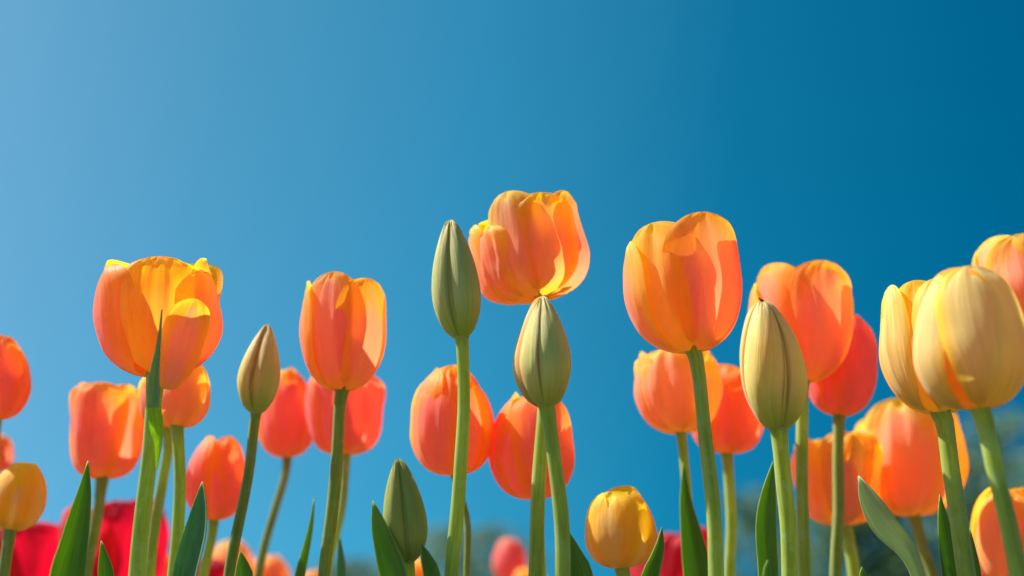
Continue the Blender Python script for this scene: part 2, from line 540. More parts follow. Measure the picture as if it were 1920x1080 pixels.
def spine_to_ground(pix, Y, start=None, bottomY=None):
    """world points through pixel rows, prolonged down to the soil"""
    pts = [at(x, y, Y) for x, y in pix]
    if start is not None:
        pts = [start] + pts
    a, b = pts[-2], pts[-1]
    d = (b - a).normalized()
    if d.z > -0.3:
        d = Vector((d.x, 0, -0.6)).normalized()
    L = b.z / -d.z
    g = b + d * L
    # the stem straightens towards the soil
    gx = b.x + (g.x - b.x) * 0.6
    pts.append(Vector(((b.x * 0.45 + gx * 0.55), b.y + 0.003, b.z * 0.45)))
    pts.append(Vector((gx, b.y + 0.006, -0.01)))
    return pts


def stem(parent, pix, Y, wpx, base, axis, mat, neck=1.0):
    pts = [base + axis * 0.002] + spine_to_ground(pix, Y)
    n = 46
    c = catmull(pts, n)
    sd = Vector((base.x * 91, base.z * 57, Y * 33))
    for i in range(3, n):
        p = c[i]
        w_ = min(1, (i - 2) / 6)
        c[i] = p + Vector((noise.noise(sd + p * 16), noise.noise(sd + p * 16 + Vector((9, 9, 9))), 0)) * 0.0016 * w_
    r0 = size(wpx, 800, Y) / 2
    radii = []
    for i, p in enumerate(c):
        t = i / (n - 1)
        r = r0 * (0.92 + 0.25 * t)
        dd = (p - base).length
        r *= 1 + 0.07 * noise.noise(sd + p * 28)
        r *= 1 + 0.45 * neck * math.exp(-dd / (r0 * 0.9))
        radii.append(r)
    v, f, uv = tube(c, radii)
    return make_obj('stem', v, f, mat, parent, uv)


def receptacle(parent, base, axis, r, H, name):
    """foot of the flower with the pistil inside"""
    q = Vector((0, 0, 1)).rotation_difference(axis)
    prof = [(-.10, .72), (.0, 1.0), (.10, 1.05), (.22, .85), (.35, .6), (.42, .5), (.9, .5), (1.5, .48), (1.7, .8), (1.85, .75), (1.95, .1)]
    ns = 12
    v, f = [], []
    for z, rad in prof:
        for k in range(ns):
            a = 2 * math.pi * k / ns
            rr = rad * (1 + (.25 * math.cos(3 * a) if z > 1.4 else 0))
            v.append(base + q @ Vector((math.cos(a) * rr * r, math.sin(a) * rr * r, z * min(r * 3.2, H * .32))))
    for j in range(len(prof) - 1):
        for k in range(ns):
            f.append((j * ns + k, j * ns + (k + 1) % ns, (j + 1) * ns + (k + 1) % ns, (j + 1) * ns + k))
    f.append(tuple(range(ns))[::-1])
    f.append(tuple((len(prof) - 1) * ns + k for k in range(ns)))
    return make_obj(name, v, f, M['pistil'], parent)


def leaf(parent, pix, widths, Y, mat, face=0.0, fold=0.5, name='leaf', tipY=0.0, twist=0.0, seed=0, label=None, grow=1.0, to_ground=True):
    """blade through pixel rows tip first; widths in px at those rows; face = yaw of the blade, fold = V depth"""
    rng = random.Random(seed)
    n_pix = len(pix)
    pts = [at(x, y, Y + tipY * (1 - i / max(1, n_pix - 1))) for i, (x, y) in enumerate(pix)]
    ws = [size(w, y, Y) / 2 for (x, y), w in zip(pix, widths)]
    if to_ground:
        a, b = pts[-2], pts[-1]
        d = (b - a).normalized()
        gx = b.x + d.x / max(0.3, -d.z) * b.z * 0.5
        pts.append(Vector((b.x * .4 + gx * .6, b.y + .004, b.z * .45)))
        pts.append(Vector((gx, b.y + .008, -.01)))
        ws += [ws[-1] * 1.15 * grow, ws[-1] * .45]
    n = 60
    c = catmull(pts, n)
    tch = chords(pts)
    rows = [(tch[i], w) for i, w in enumerate(ws)]
    nu = 12
    verts, uvs, faces = [], [], []
    sv = Vector((rng.uniform(0, 99), rng.uniform(0, 99), 0))
    for j, p in enumerate(c):
        tt = j / (n - 1)
        w = max(0.00002, interp(rows, tch[-1] * tt)[0])
        d = (c[max(j - 1, 0)] - c[min(j + 1, n - 1)]).normalized()
        fa = math.radians(face + twist * (1 - tt))
        nrm = Vector((math.sin(fa), -math.cos(fa), 0))
        side = d.cross(nrm).normalized() * -1
        if side.x < 0:
            side = -side
        nrm = side.cross(d).normalized()
        if nrm.y > 0 and abs(face) < 90:
            nrm = -nrm
        for i in range(nu + 1):
            u = -1 + 2 * i / nu
            h = fold * w * (abs(u) ** 1.4)
            wob = w * .18 * noise.noise(sv + Vector((u * 1.2, tt * 6, 0))) + w * .07 * abs(u) * noise.noise(sv + Vector((u, tt * 22, 9)))
            verts.append(p + side * (u * w * (1 + .04 * noise.noise(sv + Vector((0, tt * 15, 3))))) + nrm * (h + wob))
            uvs.append((i / nu, tt * 2))
    W = nu + 1
    for j in range(n - 1):
        for i in range(nu):
            a0 = j * W + i
            faces.append((a0, a0 + 1, a0 + W + 1, a0 + W))
    o = make_obj(name, verts, faces, mat, parent, uvs)
    # a real blade has a little body
    md = o.modifiers.new('body', 'SOLIDIFY')
    md.thickness = 0.0004
    if label:
        o['label'] = label
    return o


def rebase(root, origin):
    """put the thing's origin at its foot"""
    root.location = origin
    bpy.context.view_layer.update()
    for ch in root.children:
        ch.matrix_parent_inverse = Matrix.Translation(-Vector(origin))


def tulip(name, label, cat, group, mat, top, bot, wpx, Y, stem_pix, stem_w, prof='cup', seed=1, petals=None, az0=0, lean_cam=0.0,
          stem_mat='stem', leaves=(), ruffle=0.03, tip=2.4, k=0.85, head='flower_head', wm=1.0, var=1.0, neck=1.0, extra=None):
    rng = random.Random(seed)
    root = bpy.data.objects.new(name, None)
    root.empty_display_size = 0.02
    COL.objects.link(root)
    tag(root, label, cat, group)
    base = at(bot[0], bot[1], Y)
    tp = at(top[0], top[1], Y)
    ax = tp - base
    ax.y += lean_cam * ax.length
    if petals is None:
        ax.y += rng.uniform(-.14, .14) * ax.length
        ax.x += rng.uniform(-.05, .05) * ax.length
    H = ax.length * (1.0 if head == 'bud' else 0.945)
    ax.normalize()
    R = size(wpx, (top[1] + bot[1]) / 2, Y) / 2
    rw = size(stem_w, bot[1], Y) / 2
    hd = receptacle(root, base, ax, rw * 1.05, H, head)
    if petals is None:
        petals = []
        for i in range(3):
            petals.append(dict(az=az0 + 120 * i + rng.uniform(-8, 8) * var, rank=0))
        for i in range(3):
            petals.append(dict(az=az0 + 60 + 120 * i + rng.uniform(-8, 8) * var, rank=1))
        for p in petals:
            p['hs'] = 1 + rng.uniform(-.08, .03) * var
            p['curl'] = rng.uniform(-.06, .08) * var
            p['rs'] = 1 + rng.uniform(-.05, .03) * var
            p['wmax'] = wm * (.93 - .0 * p['rank']) * (1 + rng.uniform(-.08, .05) * var)
            p['k'] = k - .08 + rng.uniform(-.08, .06) * var + .08 * p['rank']
            p['crease'] = rng.uniform(.01, .05)
            p['flare'] = rng.uniform(-.12, .05) * var
            p['notch'] = max(0, rng.uniform(-.03, .03))
    for p in petals:
        p = dict(p)
        pm = M[p.pop('mat', mat)]
        pf = p.pop('prof', prof)
        p.setdefault('ruffle', ruffle)
        p.setdefault('tip', tip)
        p.setdefault('k', k)
        lab = p.pop('label', None)
        o = petal(hd, pm, base, ax, R, H, pf, p.pop('az'), rng, **p)
        if lab:
            o['label'] = lab
    st = stem(root, stem_pix, Y, stem_w, base, ax, M[stem_mat], neck)
    for lf in leaves:
        leaf(root, **lf)
    if extra:
        extra(root, hd, base, ax, R, H)
    foot = spine_to_ground(stem_pix, Y)[-1]
    foot = Vector((foot.x, foot.y, 0))
    rebase(root, foot)
    return root


def shoot(label, group, cat='tulip leaf', **kw):
    """a leaf standing by itself"""
    o = leaf(None, name='tulip_leaf', **kw)
    tag(o, label, cat, group)
    xs = [v.co for v in o.data.vertices]
    low = min(xs, key=lambda c: c.z).copy()
    o.data.transform(Matrix.Translation(-Vector((low.x, low.y, 0))))
    o.location = (low.x, low.y, 0)
    return o



# ------------------------------------------------------------------ setting
def disc(name, r, z, mat, n=48, rings=14, bump_=0.0):
    v, f = [Vector((0, 0, z))], []
    for j in range(1, rings + 1):
        rr = r * (j / rings) ** 2.2
        for k in range(n):
            a = 2 * math.pi * k / n
            p = Vector((rr * math.cos(a), rr * math.sin(a), z))
            p.z += bump_ * noise.noise(p * 0.15)
            v.append(p)
    for k in range(n):
        f.append((0, 1 + k, 1 + (k + 1) % n))
    for j in range(rings - 1):
        for k in range(n):
            a0 = 1 + j * n
            f.append((a0 + k, a0 + n + k, a0 + n + (k + 1) % n, a0 + (k + 1) % n))
    o = make_obj(name, v, f, mat)
    o['kind'] = 'structure'
    return o


lawn = disc('ground', 900, -0.02, M['lawn'])


def soil_bed():
    nx, ny = 90, 60
    v, f = [], []
    for j in range(ny + 1):
        for i in range(nx + 1):
            x = -1.6 + 3.2 * i / nx
            y = -0.1 + 2.3 * j / ny
            z = 0.012 * noise.noise(Vector((x * 14, y * 14, 0))) + 0.006 * noise.noise(Vector((x * 40, y * 40, 5)))
            ed = min(i, nx - i, j, ny - j)
            z = z - 0.003 if ed > 1 else -0.05
            v.append((x, y, z))
    W = nx + 1
    for j in range(ny):
        for i in range(nx):
            a = j * W + i
            f.append((a, a + 1, a + W + 1, a + W))
    o = make_obj('soil', v, f, M['soil'])
    o['kind'] = 'structure'


soil_bed()

# ------------------------------------------------------------------ tulips in the front of the bed
OR = 'orange tulips in the bed'
BU = 'tulip buds in the bed'
RD = 'red tulips far back in the bed'
FAR = 'distant orange tulips at the back of the bed'

# the tulip with a drooped petal and a bract up its neck
def folded_extra(root, hd, base, ax, R, H):
    b0 = at(311, 729, .588)
    tp0 = at(362, 552, .572)
    o = petal(hd, M['mauve'], b0, (tp0 - b0).normalized(), size(42, 640, .58), (tp0 - b0).length, 'cup', 26, random.Random(5), wmax=1.12, k=1.15, tip=2.3,
              crease=.03, ruffle=.06, curl=-.10, imb=.12, flare=.25)
    o['label'] = 'small salmon petal standing off the front of the cup'
    o = leaf(root, [(304, 580), (299, 640), (292, 700), (290, 735), (289, 765)], [3, 9, 20, 27, 23], 0.557, M['bract'], face=-8, fold=.5,
             name='bract', seed=4, to_ground=False)
    o['label'] = 'dusky green bract running up the front of the flower'
    o = leaf(root, [(287, 738), (289, 765), (294, 800), (297, 835), (294, 880)], [18, 24, 26, 14, 3], 0.588, M['bract_light'], face=10, fold=.3,
             name='bract', seed=7, to_ground=False)
    o['label'] = 'bright light green bract wrapped round the stem'


tulip('tulip', 'orange tulip with one small shaded petal and a green bract folded over its front', 'tulip', OR, 'orange',
      (303, 488), (292, 706), 232, 0.60, [(289, 740), (282, 830), (266, 980), (258, 1080)], 31, prof='cup', seed=11, extra=folded_extra,
      petals=[
          dict(az=-78, rank=0, wmax=1.05, k=.72, crease=.05, hs=.98, tip=2.8, curl=.12, mat='coral'),
          dict(az=92, rank=0, wmax=1.05, k=.8, crease=.02, hs=.93, mat='coral', tip=2.2),
          dict(az=178, rank=0, wmax=1.15, k=.9, hs=1.15, tip=4, notch=.02),
          dict(az=18, rank=.9, wmax=.78, k=.8, hs=.98, tip=2.8, mat='yellow_edge', ruffle=.04),
          dict(az=-118, rank=1, wmax=1.05, hs=1.09, tip=3.6, notch=.01),
          dict(az=120, rank=1, wmax=1.05, hs=1.08, tip=3.4),
      ])

tulip('tulip', 'orange tulip cut by the left edge of the photo, above the small yellow one', 'tulip', OR, 'coral',
      (0, 622), (-8, 788), 118, 0.72, [(-10, 830), (-20, 1080)], 20, seed=21, prof='egg', az0=30)
tulip('tulip', 'blurred red-orange tulip peeping at the left edge between two others', 'tulip', OR, 'coral',
      (-2, 812), (-8, 885), 60, 0.95, [(-8, 920), (-12, 1080)], 12, seed=22, prof='egg', az0=10)
tulip('tulip', 'yellow and orange closed tulip low at the left edge of the photo', 'tulip', OR, 'yellow',
      (38, 857), (18, 995), 106, 0.70, [(14, 1030), (8, 1080)], 21, seed=23, prof='egg', az0=-40, stem_mat='stem_dark')
tulip('tulip', 'boxy red-orange tulip with a flat ragged top, left of the folded-petal tulip', 'tulip', OR, 'coral',
      (196, 708), (192, 897), 140, 0.77, [(188, 925), (178, 990), (160, 1080)], 22, seed=24, prof='open', az0=5, tip=3.4, ruffle=.06, stem_mat='stem_dark')
tulip('tulip', 'pale beige tulip almost hidden behind the folded-petal tulip', 'tulip', OR, 'peach',
      (284, 690), (312, 805), 88, 0.73, [(316, 830), (306, 900), (288, 1010), (280, 1080)], 20, seed=25, prof='egg', az0=-30)
tulip('tulip', 'orange tulip tucked directly beneath the folded-petal tulip', 'tulip', OR, 'peach',
      (352, 672), (330, 800), 112, 0.67, [(334, 830), (338, 900), (335, 980), (327, 1080)], 23, seed=26, prof='egg', az0=20)
tulip('tulip', 'small orange tulip behind the broad blue-green leaf', 'tulip', OR, 'coral',
      (407, 812), (400, 976), 115, 0.77, [(398, 1000), (380, 1080)], 18, seed=27, prof='egg', az0=-50)
tulip('tulip', 'red-orange tulip right behind the beige bud at left', 'tulip', OR, 'coral',
      (545, 688), (538, 858), 116, 0.84, [(536, 885), (515, 960), (484, 1080)], 16, seed=28, prof='egg', az0=15, stem_mat='stem_dark')
tulip('tulip', 'pink-red tulip overlapped by the taller orange one in front', 'tulip', OR, 'pink',
      (652, 692), (650, 852), 150, 0.80, [(648, 880), (640, 960), (612, 1080)], 16, seed=29, prof='open', az0=35)
tulip('tulip', 'tall oblong orange tulip with pink flanks, left of the highest bud', 'tulip', OR, 'orange',
      (648, 517), (642, 733), 166, 0.655, [(637, 760), (632, 850), (620, 980), (607, 1080)], 23, seed=33, prof='cup', az0=-8, stem_mat='stem_dark',
      petals=[dict(az=-16, rank=.8, wmax=.80, hs=1.02, k=.85, crease=.04, mat='coral'), dict(az=-84, rank=-.1, wmax=.86, hs=1.0, k=.72, mat='peach', imb=.05),
              dict(az=50, rank=0, wmax=.92, hs=.97, k=.78, mat='mauve'), dict(az=125, rank=.5, hs=.96, wmax=.95), dict(az=-130, rank=.6, hs=.96, wmax=.95), dict(az=180, rank=1, hs=1.0, wmax=1.0)])
tulip('tulip', 'salmon tulip crossed by the stem of the tall green bud', 'tulip', OR, 'mauve',
      (852, 682), (849, 892), 160, 0.70, [(862, 925), (876, 980), (874, 1080)], 13, seed=31, prof='egg', az0=-20, stem_mat='stem_dark')
tulip('tulip', 'red-orange tulip below the yellow-green bud, crossed by two pale stems', 'tulip', OR, 'coral',
      (1001, 732), (1004, 937), 170, 0.705, [(1010, 960), (1016, 1080)], 16, seed=32, prof='egg', az0=25)
tulip('tulip', 'topmost orange tulip, open with a loose drooping petal at its left', 'tulip', OR, 'orange',
      (988, 366), (1016, 558), 198, 0.635, [(1018, 600), (1020, 700), (1014, 850), (1004, 1080)], 27, seed=34, prof='bowl', neck=.6,
      petals=[
          dict(az=-32, rank=.2, wmax=.72, hs=.99, k=.66, tip=3.0, mat='peach', curl=.05, ruffle=.02),
          dict(az=14, rank=-.1, wmax=.78, hs=.92, k=.72, crease=.03, tip=2.4, mat='orange', ruffle=.03, notch=.02),
          dict(az=66, rank=.2, wmax=.80, hs=.98, k=.72, tip=3.0, mat='coral', notch=.02, ruffle=.03),
          dict(az=-94, rank=-1, wmax=.72, hs=.86, k=.60, tip=2.8, mat='peach', lean=.11, curl=.12, ruffle=.06, label='loose petal drooping outwards at the left'),
          dict(az=-62, rank=-.3, wmax=.60, hs=.74, k=.55, tip=2.4, mat='peach', ruffle=.06, curl=.10, lean=.06),
          dict(az=-140, rank=0, wmax=.9, hs=.98, rs=1.0, k=.7, tip=2.6, ruffle=.05, lean=.05),
          dict(az=155, rank=.6, wmax=1.0, hs=.98, k=.8, tip=2.8, ruffle=.05),
      ])
tulip('tulip', 'plump yellow tulip low in the middle with no other flower touching it', 'tulip', OR, 'yellow',
      (1145, 906), (1165, 1066), 143, 0.67, [(1168, 1080), (1170, 1100)], 24, seed=36, prof='egg', az0=-28, wm=1.1)
tulip('tulip', 'large sharp orange cup tulip with a scalloped top, right of centre', 'tulip', OR, 'orange',
      (1264, 420), (1300, 660), 222, 0.58, [(1308, 690), (1318, 780), (1334, 920), (1344, 1080)], 28, seed=37, prof='cup', k=.8,
      petals=[
          dict(az=32, rank=-.15, wmax=1.0, hs=1.03, k=.78, tip=2.1, crease=.02, ruffle=.02, imb=.06, mat='coral'),
          dict(az=-88, rank=-.3, wmax=.74, hs=.93, k=.70, tip=2.8, mat='peach', ruffle=.02, imb=.05),
          dict(az=112, rank=-.3, wmax=1.0, hs=.98, k=.8, tip=2.4, mat='coral', ruffle=.02, rs=.96),
          dict(az=-40, rank=.6, wmax=.86, hs=1.0, k=.80, tip=2.6, crease=.07, ruffle=.025, mat='yellow_edge'),
          dict(az=80, rank=1, wmax=.95, hs=1.0, k=.8, tip=2.6),
          dict(az=190, rank=1, wmax=1.1, hs=1.0, k=.85, tip=3.0),
      ])
tulip('tulip', 'orange tulip with a pale pink flank behind the stem of the large cup tulip', 'tulip', OR, 'peach',
      (1266, 652), (1276, 812), 176, 0.72, [(1280, 840), (1288, 930), (1300, 1080)], 19, seed=38, prof='cup', az0=-25,
      leaves=[dict(pix=[(1281, 868), (1284, 940), (1294, 1010), (1304, 1080)], widths=[2, 24, 44, 56], Y=.70, mat=M['leaf'], face=10, fold=.5, seed=3)])
tulip('tulip', 'red-orange tulip left of the yellow-green bud, half behind it', 'tulip', OR, 'coral',
      (1366, 678), (1362, 850), 156, 0.78, [(1365, 880), (1372, 980), (1368, 1080)], 21, seed=39, prof='open', az0=40)
tulip('tulip', 'orange tulip with bright yellow streaks behind the yellow-green bud', 'tulip', OR, 'orange',
      (1500, 496), (1506, 716), 200, 0.695, [(1504, 760), (1503, 880), (1508, 1080)], 23, seed=55, prof='cup', az0=15,
      petals=[dict(az=22, rank=0, wmax=1.0, hs=1.0, k=.75, tip=2.2, mat='coral'), dict(az=-62, rank=.4, wmax=1.0, hs=1.0, k=.7, crease=.06, mat='orange'), dict(az=140, rank=0, hs=.96),
              dict(az=85, rank=1, hs=.93), dict(az=-118, rank=0, hs=.9, mat='peach', wmax=1.0), dict(az=190, rank=1, hs=.97, wmax=1.1)])
tulip('tulip', 'pink-red tulip tucked behind the yellow-streaked orange one', 'tulip', OR, 'pink',
      (1592, 582), (1573, 780), 132, 0.73, [(1572, 810), (1570, 900), (1568, 1080)], 22, seed=41, prof='egg', az0=25, stem_mat='stem_dark')
tulip('tulip', 'ragged wilting orange tulip with a dark patch, behind two stems', 'tulip', OR, 'peach',
      (1562, 808), (1580, 985), 160, 0.79, [(1590, 1010), (1602, 1080)], 24, seed=42, prof='open', az0=10, ruffle=.13,
      petals=[dict(az=-4, rank=0, wmax=.66, hs=1.0, k=.55, mat='dusky', ruffle=.09, label='dusky petal with a dull olive foot'), dict(az=-72, rank=-.1, wmax=.72, hs=.97, ruffle=.10, k=.6, mat='peach'),
              dict(az=62, rank=0, wmax=.75, hs=.92, ruffle=.10, k=.6, mat='yellow_edge'), dict(az=-38, rank=.9, wmax=.8, hs=.9, ruffle=.10, mat='yellow_edge'), dict(az=30, rank=1, wmax=.8, hs=1.0, mat='orange'),
              dict(az=110, rank=.4, wmax=.8, hs=.9, ruffle=.1), dict(az=180, rank=1, hs=1.02, ruffle=.08)])
tulip('tulip', 'broad orange tulip low at right beneath the two cream ones', 'tulip', OR, 'orange',
      (1692, 752), (1712, 968), 212, 0.82, [(1720, 990), (1730, 1030), (1748, 1080)], 22, seed=43, prof='cup', stem_mat='stem_dark', 
      petals=[dict(az=-20, rank=.1, wmax=.86, hs=1.03, k=.72, tip=2.4, mat='peach', ruffle=.07, crease=.06, notch=.04), dict(az=-82, rank=-.5, wmax=.66, hs=.84, rs=1.02, k=.58, mat='peach', curl=.14, ruffle=.05),
              dict(az=88, rank=0, hs=.96, wmax=.9, mat='yellow_edge', k=.7), dict(az=38, rank=.5, hs=.96, wmax=.8, k=.75, mat='orange', ruffle=.07), dict(az=-52, rank=.8, wmax=.8, hs=.92, mat='orange_deep'),
              dict(az=180, rank=1, hs=1.0, wmax=1.1)])
tulip('tulip', 'cream and yellow tulip with folded petals, left of the bigger cream one', 'tulip', OR, 'cream',
      (1738, 528), (1762, 776), 196, 0.60, [(1772, 800), (1782, 880), (1798, 980), (1812, 1080)], 33, seed=44, prof='cup',
      petals=[dict(az=-108, rank=0, wmax=1.0, hs=.97, k=.78, mat='yellow'), dict(az=-72, rank=-.3, wmax=.52, hs=1.0, k=.56, crease=-.05, tip=1.9), dict(az=-38, rank=.5, wmax=.72, hs=1.0, k=.75, mat='yellow_edge', tip=2.4),
              dict(az=-4, rank=-.2, wmax=.66, hs=1.0, k=.66, tip=2.0), dict(az=70, rank=0, wmax=1.0, hs=.98), dict(az=130, rank=1, hs=1.0, mat='yellow'), dict(az=-170, rank=1, wmax=1.1, hs=1.02, mat='yellow')])
tulip('tulip', 'largest cream tulip, green tinted and closed, at the right', 'tulip', OR, 'cream',
      (1800, 495), (1836, 768), 212, 0.525, [(1848, 800), (1864, 880), (1886, 980), (1908, 1080)], 34, seed=45, prof='egg',
      petals=[dict(az=12, rank=0, wmax=1.10, hs=1.0, k=.86, tip=2.1, crease=.02, ruffle=.015, imb=0), dict(az=-102, rank=.1, wmax=.96, hs=.98, k=.78, tip=2.2, imb=.02),
              dict(az=125, rank=.2, wmax=1.0, hs=.93, k=.8, ruffle=.015), dict(az=-112, rank=.9, wmax=.9, hs=.98, mat='yellow', k=.8), dict(az=-52, rank=1.0, wmax=.95, k=.9, hs=1.0, mat='orange_deep'), dict(az=170, rank=1, wmax=1.1, hs=.97, mat='yellow')])
tulip('tulip', 'peach and yellow tulip cut by the right edge, behind the largest cream one', 'tulip', OR, 'peach',
      (1915, 437), (1935, 640), 190, 0.67, [(1938, 670), (1955, 1080)], 24, seed=46, prof='cup', az0=-15)
tulip('tulip', 'orange and pink tulip low at the right edge behind a thick stem', 'tulip', OR, 'peach',
      (1888, 898), (1895, 1095), 140, 0.73, [(1897, 1120), (1900, 1200)], 22, seed=47, prof='egg', az0=-35)

# ------------------------------------------------------------------ closed buds
def three(azs, **kw):
    out = []
    for i, a in enumerate(azs):
        d = dict(az=a, rank=0, wmax=.90, k=.64, bud=True, pleat=.003, crease=-.01, ruffle=.016, imb=.055, curl=.05)
        d.update(kw)
        out.append(d)
    for a in azs:
        out.append(dict(az=a + 60, rank=2.6, wmax=.95, k=.95, bud=True, crease=0, ruffle=.005, hs=.97))
    return out


tulip('tulip_bud', 'tall slim green bud with one long dark seam, left of centre', 'tulip bud', BU, 'bud_green',
      (845, 412), (866, 636), 96, 0.60, [(868, 670), (870, 790), (860, 940), (846, 1080)], 26, seed=61, prof='slim', head='bud', petals=three([-78, 42, 165]), neck=.5)
bp = three([-110, 26, 148])
bp[0]['mat'] = 'bud_yellow'
bp.append(dict(az=-66, rank=1.3, wmax=.5, k=.8, bud=True, pleat=0, ruffle=.01, crease=0, mat='orange_deep', hs=.97))
bp.append(dict(az=-40, rank=.9, wmax=.42, k=.8, bud=True, pleat=0, ruffle=.01, crease=0, hs=.99))
tulip('tulip_bud', 'yellow-green bud with an orange slit, just under the topmost tulip', 'tulip bud', BU, 'bud_beige',
      (1017, 555), (1024, 764), 121, 0.58, [(1031, 800), (1040, 880), (1052, 990), (1056, 1080)], 29, seed=62, prof='point', head='bud', petals=bp, neck=.6)
tulip('tulip_bud', 'broad pale green bud with a curved brown seam and an insect on its tip', 'tulip bud', BU, 'bud_beige',
      (1428, 563), (1460, 808), 130, 0.625, [(1463, 840), (1470, 920), (1478, 1000), (1482, 1080)], 31, seed=63, prof='bud', head='bud', petals=three([-42, 80, 200], twist=38), neck=.6)
tulip('tulip_bud', 'small beige bud leaning right, left of the tall oblong tulip', 'tulip bud', BU, 'bud_beige',
      (502, 608), (480, 776), 83, 0.655, [(476, 800), (468, 870), (450, 980), (432, 1080)], 20, seed=64, prof='point', head='bud', petals=three([-70, 45, 165]), stem_mat='stem_dark', neck=.6)
tulip('tulip_bud', 'lowest olive green bud standing between two dark leaves', 'tulip bud', BU, 'bud_olive',
      (746, 860), (766, 1056), 86, 0.60, [(768, 1080), (770, 1110)], 22, seed=65, prof='slim', head='bud', petals=three([-52, 72, 190]), neck=.5,
      leaves=[dict(pix=[(699, 938), (712, 985), (728, 1035), (742, 1080)], widths=[2, 30, 46, 56], Y=.592, mat=M['leaf'], face=-15, fold=.4, seed=5),
              dict(pix=[(791, 1021), (798, 1045), (808, 1080)], widths=[2, 22, 34], Y=.588, mat=M['leaf'], face=20, fold=.4, seed=6)])

# ------------------------------------------------------------------ red and far tulips, out of focus
tulip('tulip', 'deep red tulip far back at lower left, behind the upright leaf', 'tulip', RD, 'red',
      (62, 960), (66, 1150), 225, 1.02, [(70, 1180), (66, 1300)], 18, seed=71, prof='open', az0=20, wm=.78, k=.68, ruffle=.06)
tulip('tulip', 'deep red tulip with wavy petals behind the thick stem at left', 'tulip', RD, 'red',
      (212, 934), (214, 1140), 190, 1.00, [(214, 1170), (212, 1300)], 18, seed=72, prof='open', az0=-30, wm=.78, k=.68, ruffle=.09)
tulip('tulip', 'deep red tulip far back right of the plump yellow one', 'tulip', RD, 'red',
      (1262, 978), (1262, 1170), 175, 1.05, [(1260, 1200), (1258, 1300)], 18, seed=73, prof='open', az0=0, wm=.78, k=.68, ruffle=.06)
tulip('tulip', 'small bright red tulip on the lower edge, below the leaning beige bud', 'tulip', RD, 'red',
      (388, 1040), (388, 1180), 110, 1.15, [(388, 1200), (386, 1300)], 15, seed=74, prof='open', az0=30, wm=.78, k=.68)
tulip('tulip', 'red tulip on the lower edge just left of the right-hand thick stem', 'tulip', RD, 'red',
      (1846, 1058), (1848, 1180), 90, 1.1, [(1848, 1200), (1846, 1300)], 14, seed=75, prof='open', az0=10, wm=.78, k=.68)
far = [
    ('blurred round pink tulip low between the pale stems at centre', 'pink', 955, 1004, 68, 1.30, 81),
    ('blurred orange tulip on the lower edge just right of the round pink one', 'orange', 990, 1058, 74, 1.25, 82),
    ('blurred peach tulip on the lower edge above the small bright red one', 'peach', 430, 1008, 96, 1.20, 83),
    ('blurred peach tulip on the lower edge left of the leaning dark stem', 'peach', 500, 1034, 90, 1.22, 84),
    ('blurred orange tulip on the lower edge below the narrow dark leaf', 'orange', 586, 1066, 66, 1.25, 85),
    ('blurred peach tulip on the lower edge left of the pale curved stem', 'peach', 308, 1036, 72, 1.22, 86),
    ('blurred orange tulip glimpsed right of the olive bud near the lower edge', 'orange', 790, 1044, 56, 1.10, 87),
]
for lab, mt, x, y, w, Y, sd in far:
    tulip('tulip', lab, 'tulip', FAR, mt, (x, y), (x + 2, y + w * 1.3), w, Y, [(x + 2, y + w * 1.3 + 30), (x, y + w * 1.3 + 150)], 13, seed=sd, prof='egg', az0=sd * 37 % 90)

# ------------------------------------------------------------------ single leaves rising between the flowers
LV = 'single upright leaves between the stems'
shoot('tall folded green leaf at lower left, dark with a bright right half', LV, pix=[(165, 864), (157, 920), (146, 970), (134, 1025), (122, 1080)],
      widths=[2, 24, 40, 54, 66], Y=.60, mat=M['leaf'], face=30, fold=.75, seed=101)
shoot('short dark leaf tip just left of the thick stem at left', LV, pix=[(190, 1014), (195, 1045), (200, 1080)], widths=[2, 18, 30], Y=.63, mat=M['leaf'], face=10, fold=.5, seed=102)
shoot('broad blue-green leaf in front of the small orange tulip', LV, pix=[(380, 903), (379, 950), (372, 1010), (355, 1080)], widths=[2, 34, 54, 62], Y=.615, mat=M['leaf_blue'],
      face=-25, fold=.5, seed=103)
shoot('small leaf tip at the foot of the leaning beige bud', LV, pix=[(451, 1033), (454, 1055), (457, 1080)], widths=[2, 20, 34], Y=.62, mat=M['leaf'], face=15, fold=.5, seed=104)
shoot('narrow dark pointed leaf left of the oblong tulip stem', LV, pix=[(589, 935), (582, 985), (572, 1030), (560, 1080)], widths=[2, 10, 16, 22], Y=.70, mat=M['leaf'], face=40, fold=.4, seed=105)
shoot('pale slim leaf tip right of the oblong tulip stem', LV, pix=[(637, 1006), (640, 1040), (643, 1080)], widths=[2, 14, 22], Y=.72, mat=M['leaf_blue'], face=-20, fold=.4, seed=106)
shoot('dark leaf behind the stem of the yellow-green bud at centre', LV, pix=[(1058, 985), (1064, 1015), (1070, 1045), (1078, 1080)], widths=[2, 26, 48, 66], Y=.61, mat=M['leaf'], face=5, fold=.4, seed=107)
shoot('leaf with a curled pale edge right of the plump yellow tulip', LV, pix=[(1240, 989), (1232, 1020), (1220, 1050), (1206, 1080)], widths=[3, 22, 34, 46], Y=.61, mat=M['leaf'], face=35, fold=.9, seed=108)
shoot('tall dark leaf with pale edges left of the stem of the insect bud', LV, pix=[(1449, 866), (1440, 920), (1433, 980), (1437, 1080)], widths=[2, 26, 40, 40], Y=.645, mat=M['leaf'], face=8, fold=.45, seed=109)
shoot('tiny pointed leaf tip at the foot of the tall dark leaf', LV, pix=[(1440, 1050), (1438, 1063), (1437, 1080)], widths=[3, 11, 16], Y=.56, mat=M['leaf'], face=0, fold=.5, seed=110)
